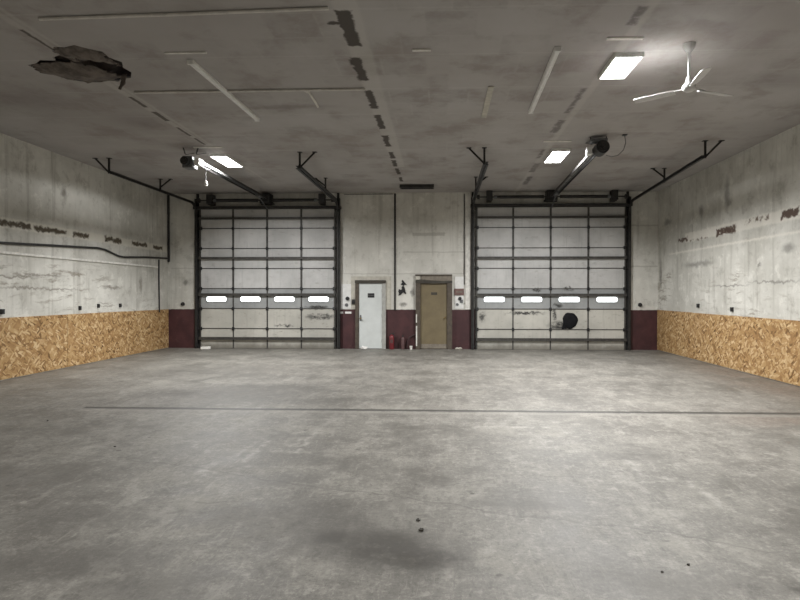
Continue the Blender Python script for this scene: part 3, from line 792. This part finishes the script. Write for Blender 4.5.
# ------------------------------------------------------------------ ceiling fan
fan = thing('ceiling_fan', (3.10, 7.30, H), 'white three-blade ceiling fan hanging beside the nearest panel light', 'ceiling fan')
MB().lathe([(.075, -.001), (.075, -.02), (.065, -.05), (.035, -.10), (.022, -.115)], (0, 0, 0), 28).build('canopy', M['fan'], fan, smooth=True)
MB().cyl((0, 0, -.11), (0, 0, -.48), .016, n=16).build('downrod', M['fan'], fan, smooth=True)
MB().lathe([(.020, -.41), (.032, -.425), (.040, -.48), (.060, -.505), (.078, -.525), (.082, -.555), (.07, -.58), (.045, -.595), (.02, -.60)], (0, 0, 0), 32).build('motor_housing', M['fan'], fan, smooth=True)
for a in (141, 22, -97):
    rot = Matrix.Rotation(math.radians(a), 4, 'Z')
    b = MB(); N = 10; top = []; pr = [(.17, .042), (.25, .050), (.40, .057), (.55, .060), (.64, .057), (.675, .046), (.685, .028)]
    rows = []
    for r, w in pr:
        rows.append([(r, -w, -.579), (r, -w*.3, -.571), (r, w*.3, -.563), (r, w, -.555)])
    for th in (0, -.006):
        top.append([[b.bm.verts.new(rot @ Vector((x, y, z+th))) for x, y, z in row] for row in rows])
    for q in range(2):
        for i in range(len(rows)-1):
            for j in range(3):
                f = (top[q][i][j], top[q][i][j+1], top[q][i+1][j+1], top[q][i+1][j]); b.bm.faces.new(f if q == 0 else f[::-1])
    n_ = len(rows)-1
    rim = [(0, j) for j in range(4)] + [(i, 3) for i in range(1, n_+1)] + [(n_, j) for j in (2, 1, 0)] + [(i, 0) for i in range(n_-1, 0, -1)]
    for k in range(len(rim)):
        i, j = rim[k]; i2, j2 = rim[(k+1) % len(rim)]
        b.bm.faces.new((top[0][i][j], top[1][i][j], top[1][i2][j2], top[0][i2][j2]))
    bl = b.build('blade', M['fan'], fan)
    bb = MB(); bb.bar(rot @ Vector((.06, 0, -.556)), rot @ Vector((.24, 0, -.558)), .035, .010); bb.build('blade_bracket', M['fan'], bl)

# ------------------------------------------------------------------ the two small doors
def small_door(name, x0, x1, ht, cx, leaf_mat, jl, jr, label, cat='door'):
    return thing(name, (cx, YB, 0), label, cat, kind='structure')
d = small_door('door_3', 0, 0, 0, -2.20, None, 0, 0, 'white single door with a small dark sign, between the left overhead door and the tan door')
b = MB(); b.box(-.61, -.47, -.022, 0, 1.23, 2.25); b.box(.48, .64, -.022, 0, 1.23, 2.25); b.box(-.47, .48, -.022, 0, 2.13, 2.25); b.build('casing', M['cream'], d)
MB().box(-.47, -.36, -.085, 0, 0, 2.04, bevel=.006).build('jamb', M['jamb'], d)
MB().box(.36, .48, -.075, 0, 0, 2.04, bevel=.006).build('jamb', M['jambg'], d)
MB().box(-.48, .47, -.10, 0, 2.035, 2.125, bevel=.006).build('lintel', M['lintel'], d)
lf = MB().box(-.355, .357, -.050, -.004, .012, 2.03, bevel=.004).build('door_leaf', M['wleaf'], d)
MB().cyl((-.30, -.05, .95), (-.30, -.10, .95), .014, n=12).lathe([(.001, 0), (.03, .008), (.034, .025), (.02, .045), (.001, .05)], (-.30, -.12, .925), 14).build('door_knob', M['brass'], lf, smooth=True)
MB().box(-.33, -.28, -.054, -.049, .86, 1.05, bevel=.002).build('lock_plate', M['steel2'], lf)
sg = MB().box(-.085, .125, -.058, -.050, 1.59, 1.725, bevel=.004).build('sign', M['black'], lf)
b = MB()                                                               # illegible light strokes on the plate
for x in (-.055, -.015, .025, .06, .09): b.box(x-.008, x+.008, -.0595, -.0578, 1.64, 1.675)
b.build('lettering', M['steel2'], sg)
for z in (.25, 1.02, 1.80): MB().cyl((.36, -.055, z-.05), (.36, -.055, z+.05), .012, n=10).build('hinge', M['jambg'], d)

d = small_door('door_4', 0, 0, 0, -.235, None, 0, 0, 'tan single door in a heavy battered brown frame')
MB().box(-.555, -.415, -.12, 0, 0, 2.04, bevel=.008).build('jamb', M['jamb'], d)
MB().box(.410, .565, -.12, 0, 0, 2.04, bevel=.008).build('jamb', M['jamb'], d)
b = MB()                                                               # split, sagging dark header
b.prism([(-.56, -.13, 2.045), (-.30, -.13, 2.03), (.05, -.13, 2.022), (.40, -.13, 2.038), (.565, -.13, 2.05), (.565, -.13, 2.115), (.25, -.13, 2.105), (-.10, -.13, 2.125), (-.42, -.13, 2.15), (-.56, -.13, 2.13)], (0, .128, 0))
b.build('lintel', M['lintel'], d)
MB().box(-.40, .565, -.09, 0, 2.10, 2.26, bevel=.006).build('lintel_board', M['tanpan'], d)
MB().box(-.57, .565, -.12, 0, 2.26, 2.305, bevel=.008).build('top_rail', M['jamb'], d)
MB().box(-.555, -.415, -.10, 0, 2.145, 2.26, bevel=.006).build('corner_block', M['cream'], d)
MB().box(-.548, -.51, -.126, -.118, .10, .72, bevel=.002).box(-.548, -.515, -.126, -.118, .82, 1.08, bevel=.002).build('chipped_edge', M['pale'], d)
lf = MB().box(-.412, .407, -.060, -.010, .015, 2.03, bevel=.004).build('door_leaf', M['tleaf'], d)
MB().cyl((.34, -.06, .97), (.34, -.11, .97), .014, n=12).lathe([(.001, 0), (.03, .008), (.034, .025), (.02, .045), (.001, .05)], (.34, -.125, .945), 14).build('door_knob', M['brass'], lf, smooth=True)
MB().box(-.085, .105, -.066, -.060, 1.675, 1.755, bevel=.003).build('sign', M['lintel'], lf)
MB().box(-.405, .400, -.066, -.059, .02, .16, bevel=.003).build('kick_plate', M['tanpan'], lf)

# ------------------------------------------------------------------ wall fittings on the far wall
conduit('wall_conduit', [(-1.44, YB-.025, WZ-.02), (-1.44, YB-.025, H-.03)], .028, M['steel'], 'dark vertical conduit between the white and tan doors, ceiling to red paint')
conduit('wall_conduit', [(.70, YB-.02, 2.0), (.70, YB-.02, H-.05)], .014, M['rail'], 'thin dark conduit beside the white corner board at the right overhead door')
tag(MB().box(.735, .90, YB-.04, YB-.001, WZ+.01, H-.06, bevel=.004).build('corner_board', M['pale']), 'tall white board beside the left edge of the right overhead door', 'trim board')
tag(MB().box(-3.05+.02, -1.50, YB-.02, YB, H-.05, H-.035, bevel=.003).build('wall_conduit', M['steel']), 'dark conduit running level under the ceiling above the white door', 'conduit')

sp = thing('switch_panel', (-2.97, YB, 1.62), 'white switch board with round black buttons left of the white door', 'switch board')
MB().box(-.16, .16, -.016, 0, -.38, .39, bevel=.003).build('backboard', M['white'], sp)
MB().cyl((.05, -.015, -.06), (.05, -.07, -.06), .062, .056, n=22).build('button', M['black'], sp, smooth=True)
MB().cyl((.02, -.015, -.26), (.02, -.04, -.26), .055, .05, n=18).build('button', M['steel2'], sp, smooth=True)
sw = thing('wall_switch', (-2.735, YB-.022, 1.46), 'small dark switch box on the casing left of the white door', 'switch')
MB().box(-.05, .05, -.05, 0, -.075, .075, bevel=.008).build('box', M['steel'], sw); MB().box(-.015, .015, -.075, -.048, -.03, .03, bevel=.004).build('toggle', M['black'], sw)
tag(MB().box(-3.16, -3.06, YB-.008, YB, 1.09, 1.155).build('paper_tag', M['paper']), 'small white tag on the red paint, the one beside the left overhead door', 'tag', 'white tags on the red paint')
tag(MB().box(-3.00, -2.80, YB-.008, YB, 1.09, 1.155).build('paper_tag', M['paper']), 'wider white tag on the red paint, the one nearer the white door', 'tag', 'white tags on the red paint')

st = thing('switch_panel', (.555, YB, 1.62), 'white switch board with a brownish sign, right of the tan door', 'switch board')
MB().box(-.145, .13, -.016, 0, -.37, .62, bevel=.003).build('backboard', M['white'], st)
MB().box(-.155, .14, -.05, -.014, .05, .25, bevel=.004).build('sign_plate', M['signred'], st)
MB().box(-.10, .09, -.052, -.049, .13, .165).build('worn_marking', M['tanpan'], st)
MB().cyl((.015, -.015, -.06), (.015, -.06, -.06), .055, .05, n=20).build('button', M['black'], st, smooth=True)
MB().cyl((-.065, -.015, -.24), (-.065, -.04, -.24), .045, n=16).build('button', M['steel2'], st, smooth=True)
MB().box(.02, .11, -.05, -.014, -.19, -.09, bevel=.006).build('socket', M['steel2'], st)

for x, lb in ((-8.13, 'round black wall fitting above the red paint in the far left corner'), (6.06, 'round black wall fitting above the red paint in the far right corner')):
    j = thing('wall_fitting', (x, YB, 1.38), lb, 'wall fitting', 'round black wall fittings')
    MB().cyl((0, 0, 0), (0, -.05, 0), .062, .055, n=22).build('base', M['black'], j, smooth=True)
    MB().cyl((0, -.05, 0), (0, -.075, 0), .028, n=16).build('cap', M['steel'], j, smooth=True)

# black scraps between the doors: one ragged connected piece
sc = MB()
out = [(-1.20, 2.14), (-1.13, 2.05), (-1.07, 1.985), (-1.13, 1.99), (-1.17, 1.975), (-1.165, 1.93), (-1.14, 1.90), (-1.12, 1.80), (-1.09, 1.715), (-1.13, 1.70), (-1.17, 1.76), (-1.21, 1.74), (-1.25, 1.68), (-1.33, 1.655), (-1.31, 1.72), (-1.335, 1.78), (-1.32, 1.86), (-1.26, 1.83), (-1.22, 1.85), (-1.235, 1.92), (-1.19, 1.96), (-1.26, 2.00), (-1.21, 2.06), (-1.235, 2.11)]
sc.prism([(x, YB-.03, z) for x, z in out], (0, .03, 0))
tag(sc.build('torn_tape', M['black']), 'ragged black scrap stuck to the wall between the conduit and the tan door', 'scrap')

# things standing at the foot of the wall
ex = thing('fire_extinguisher', (-1.53, YB-.13, 0), 'red fire extinguisher standing on the floor right of the white door', 'fire extinguisher')
MB().lathe([(.070, .001), (.078, .015), (.078, .36), (.068, .40), (.040, .43), (.024, .44), (.022, .46)], (0, 0, 0), 26).build('cylinder', M['red'], ex, smooth=True)
MB().cyl((0, 0, .455), (0, 0, .49), .024, n=14).bar((-.01, 0, .48), (.09, 0, .53), .020, .010).bar((-.01, 0, .475), (.08, 0, .490), .020, .010).build('valve', M['steel'], ex)
MB().tube([(.02, 0, .475), (.075, -.01, .45), (.098, -.01, .36), (.095, -.01, .22), (.090, -.01, .12)], .011, 8).build('hose', M['black'], ex, smooth=True)
MB().box(-.045, .045, -.0795, -.070, .20, .30).build('label_plate', M['dullred'], ex)
e2 = thing('gas_cylinder', (-1.19, YB-.11, 0), 'slim faded red bottle standing between the red extinguisher and the tan door', 'bottle')
MB().lathe([(.050, .001), (.058, .01), (.056, .30), (.045, .34), (.022, .37), (.020, .39)], (0, 0, 0), 22).build('body', M['dullred'], e2, smooth=True)
MB().cyl((0, 0, .385), (0, 0, .43), .026, n=12).build('cap', M['steel'], e2, smooth=True)
conduit('drain_hose', [(-.80, YB-.04, .45), (-.88, YB-.06, .42), (-.98, YB-.07, .36), (-1.04, YB-.08, .24), (-1.05, YB-.08, .02)], .028, M['hose'], 'dark red hose bent down to the floor left of the tan door', 'hose')
cp = thing('paper_cup', (-.93, YB-.20, 0), 'small pale cup on the floor left of the tan door', 'cup')
MB().lathe([(.034, .001), (.045, .10), (.048, .104), (.044, .108), (.040, .10), (.030, .006)], (0, 0, 0), 20).build('body', M['foam'], cp, smooth=True)
tag(MB().box(-7.40, -7.12, 17.24, 17.36, 0, .075, bevel=.012).build('foam_block', M['foam']), 'small white block on the floor at the left foot of the left overhead door', 'block')
def lump(name, c, r, mat, label, cat, group=None, flat=.55, seed=1):
    rr = random.Random(seed); b = MB()
    g = bmesh.ops.create_icosphere(b.bm, subdivisions=2, radius=1)['verts']
    for v in g:
        k = 1+rr.uniform(-.25, .25); v.co = Vector((v.co.x*r*k, v.co.y*r*.8*k, max(0, (v.co.z+.75)*r*flat*k)))
    return tag(b.build(name, mat, loc=c), label, cat, group)
lump('crumpled_paper', (-2.38, 17.45, 0), .10, M['paper'], 'crumpled white paper on the floor in front of the white door', 'paper', seed=3)
lump('crumpled_paper', (.52, 17.40, 0), .11, M['cream'], 'crumpled pale scrap on the floor right of the tan door', 'paper', seed=4, flat=.4)
# crumbs on the slab
for i, (x, y, r, lb) in enumerate(((-.17, 4.25, .017, 'black crumb on the concrete just beyond the big oil stain, the farther of the pair'), (-.14, 4.07, .020, 'black crumb at the edge of the big oil stain, the nearer of the pair'),
                                   (-3.62, 6.18, .012, 'dark crumb on the concrete at the left, short of the sawn joint'), (-5.25, 7.4, .012, 'dark crumb on the concrete near the left end of the sawn joint'),
                                   (1.55, 3.62, .010, 'dark crumb on the concrete at the lower right of the view'), (1.35, 3.52, .009, 'tiny dark crumb beside the one at the lower right'))):
    lump('concrete_crumb', (x, y, 0), r, M['lintel'], lb, 'crumb', 'dark crumbs on the floor', .6, 20+i)

# ------------------------------------------------------------------ pipes and fittings on the side walls
xw = XL+.032
conduit('wall_pipe', [(xw, YF+.05, 2.62), (xw, 10.8, 2.69), (xw, 12.2, 2.76), (xw, 13.9, 2.84), (xw, 14.2, 2.83), (xw, 14.85, 2.70), (xw, 15.1, 2.69), (xw, 16.2, 2.76), (xw, 17.50, 2.81)], .026, M['steel'], 'dark sagging pipe along the left wall', 'pipe')
conduit('wall_pipe', [(xw, 17.00, 2.74), (xw, 17.00, 2.0), (xw, 17.02, 1.14)], .020, M['steel'], 'dark pipe dropping down the left wall to the wood panel', 'pipe')
conduit('wall_pipe', [(XL+.04, YB-.045, 2.70), (XL+.04, YB-.045, H-.02)], .034, M['steel'], 'dark upright pipe in the far left corner', 'pipe')
tag(MB().box(XL, XL+.035, YF+.1, 16.95, 2.485, 2.535, bevel=.004).build('wall_rail', M['pale']), 'long white rail fixed level along the left wall under the dark pipe', 'rail')
for i, (y, z, w, lb) in enumerate(((10.82, 1.35, .08, 'nearest the viewer'), (13.22, 1.36, .05, 'second from the viewer'), (13.95, 1.40, .05, 'third from the viewer'), (14.92, 1.39, .06, 'nearest the far corner'))):
    j = thing('wall_outlet', (XL, y, z), f'small dark outlet box on the left wall above the wood panels, {lb}', 'outlet', 'outlets on the left wall')
    MB().box(.0, .05, -w/2, w/2, -.05, .05, bevel=.006).build('box', M['steel'], j)
    MB().box(.049, .056, -w*.3, w*.3, -.032, .032, bevel=.002).build('cover', M['black'], j)
for i, (y, z, w, lb) in enumerate(((14.85, 1.41, .09, 'nearer the far corner'), (13.15, 1.36, .08, 'nearer the viewer'))):
    j = thing('wall_outlet', (XR, y, z), f'small dark outlet box on the right wall above the wood panels, {lb}', 'outlet', 'outlets on the right wall')
    MB().box(-.05, 0, -w/2, w/2, -.05, .05, bevel=.006).build('box', M['steel'], j)
    MB().box(-.056, -.049, -w*.3, w*.3, -.032, .032, bevel=.002).build('cover', M['black'], j)

# ------------------------------------------------------------------ camera and world
cam = bpy.data.cameras.new('camera'); co = bpy.data.objects.new('camera', cam); COL.objects.link(co)
cam.sensor_width = 36; cam.lens = 570/800*36; cam.shift_x = -20/800; cam.clip_end = 200
ps, th, ro = .03758, -.01028, .00094
fw = Vector((-math.sin(ps)*math.cos(th), math.cos(ps)*math.cos(th), math.sin(th)))
r0 = Vector((math.cos(ps), math.sin(ps), 0)); u0 = r0.cross(fw)
rr = r0*math.cos(ro)+u0*math.sin(ro); uu = -r0*math.sin(ro)+u0*math.cos(ro)
co.matrix_world = Matrix.Translation((0, 0, 1.699)) @ Matrix((rr, uu, -fw)).transposed().to_4x4()
scene.camera = co
w = bpy.data.worlds.new('world'); w.use_nodes = True; scene.world = w
w.node_tree.nodes['Background'].inputs[0].default_value = (.6, .7, .8, 1); w.node_tree.nodes['Background'].inputs[1].default_value = .5
scene.view_settings.view_transform = 'Standard'; scene.view_settings.look = 'None'
scene.view_settings.exposure = 1.15; scene.view_settings.gamma = 1.0; scene.view_settings.use_curve_mapping = False
scene.cycles.use_denoising = True
scene.cycles.max_bounces = 8; scene.cycles.diffuse_bounces = 5
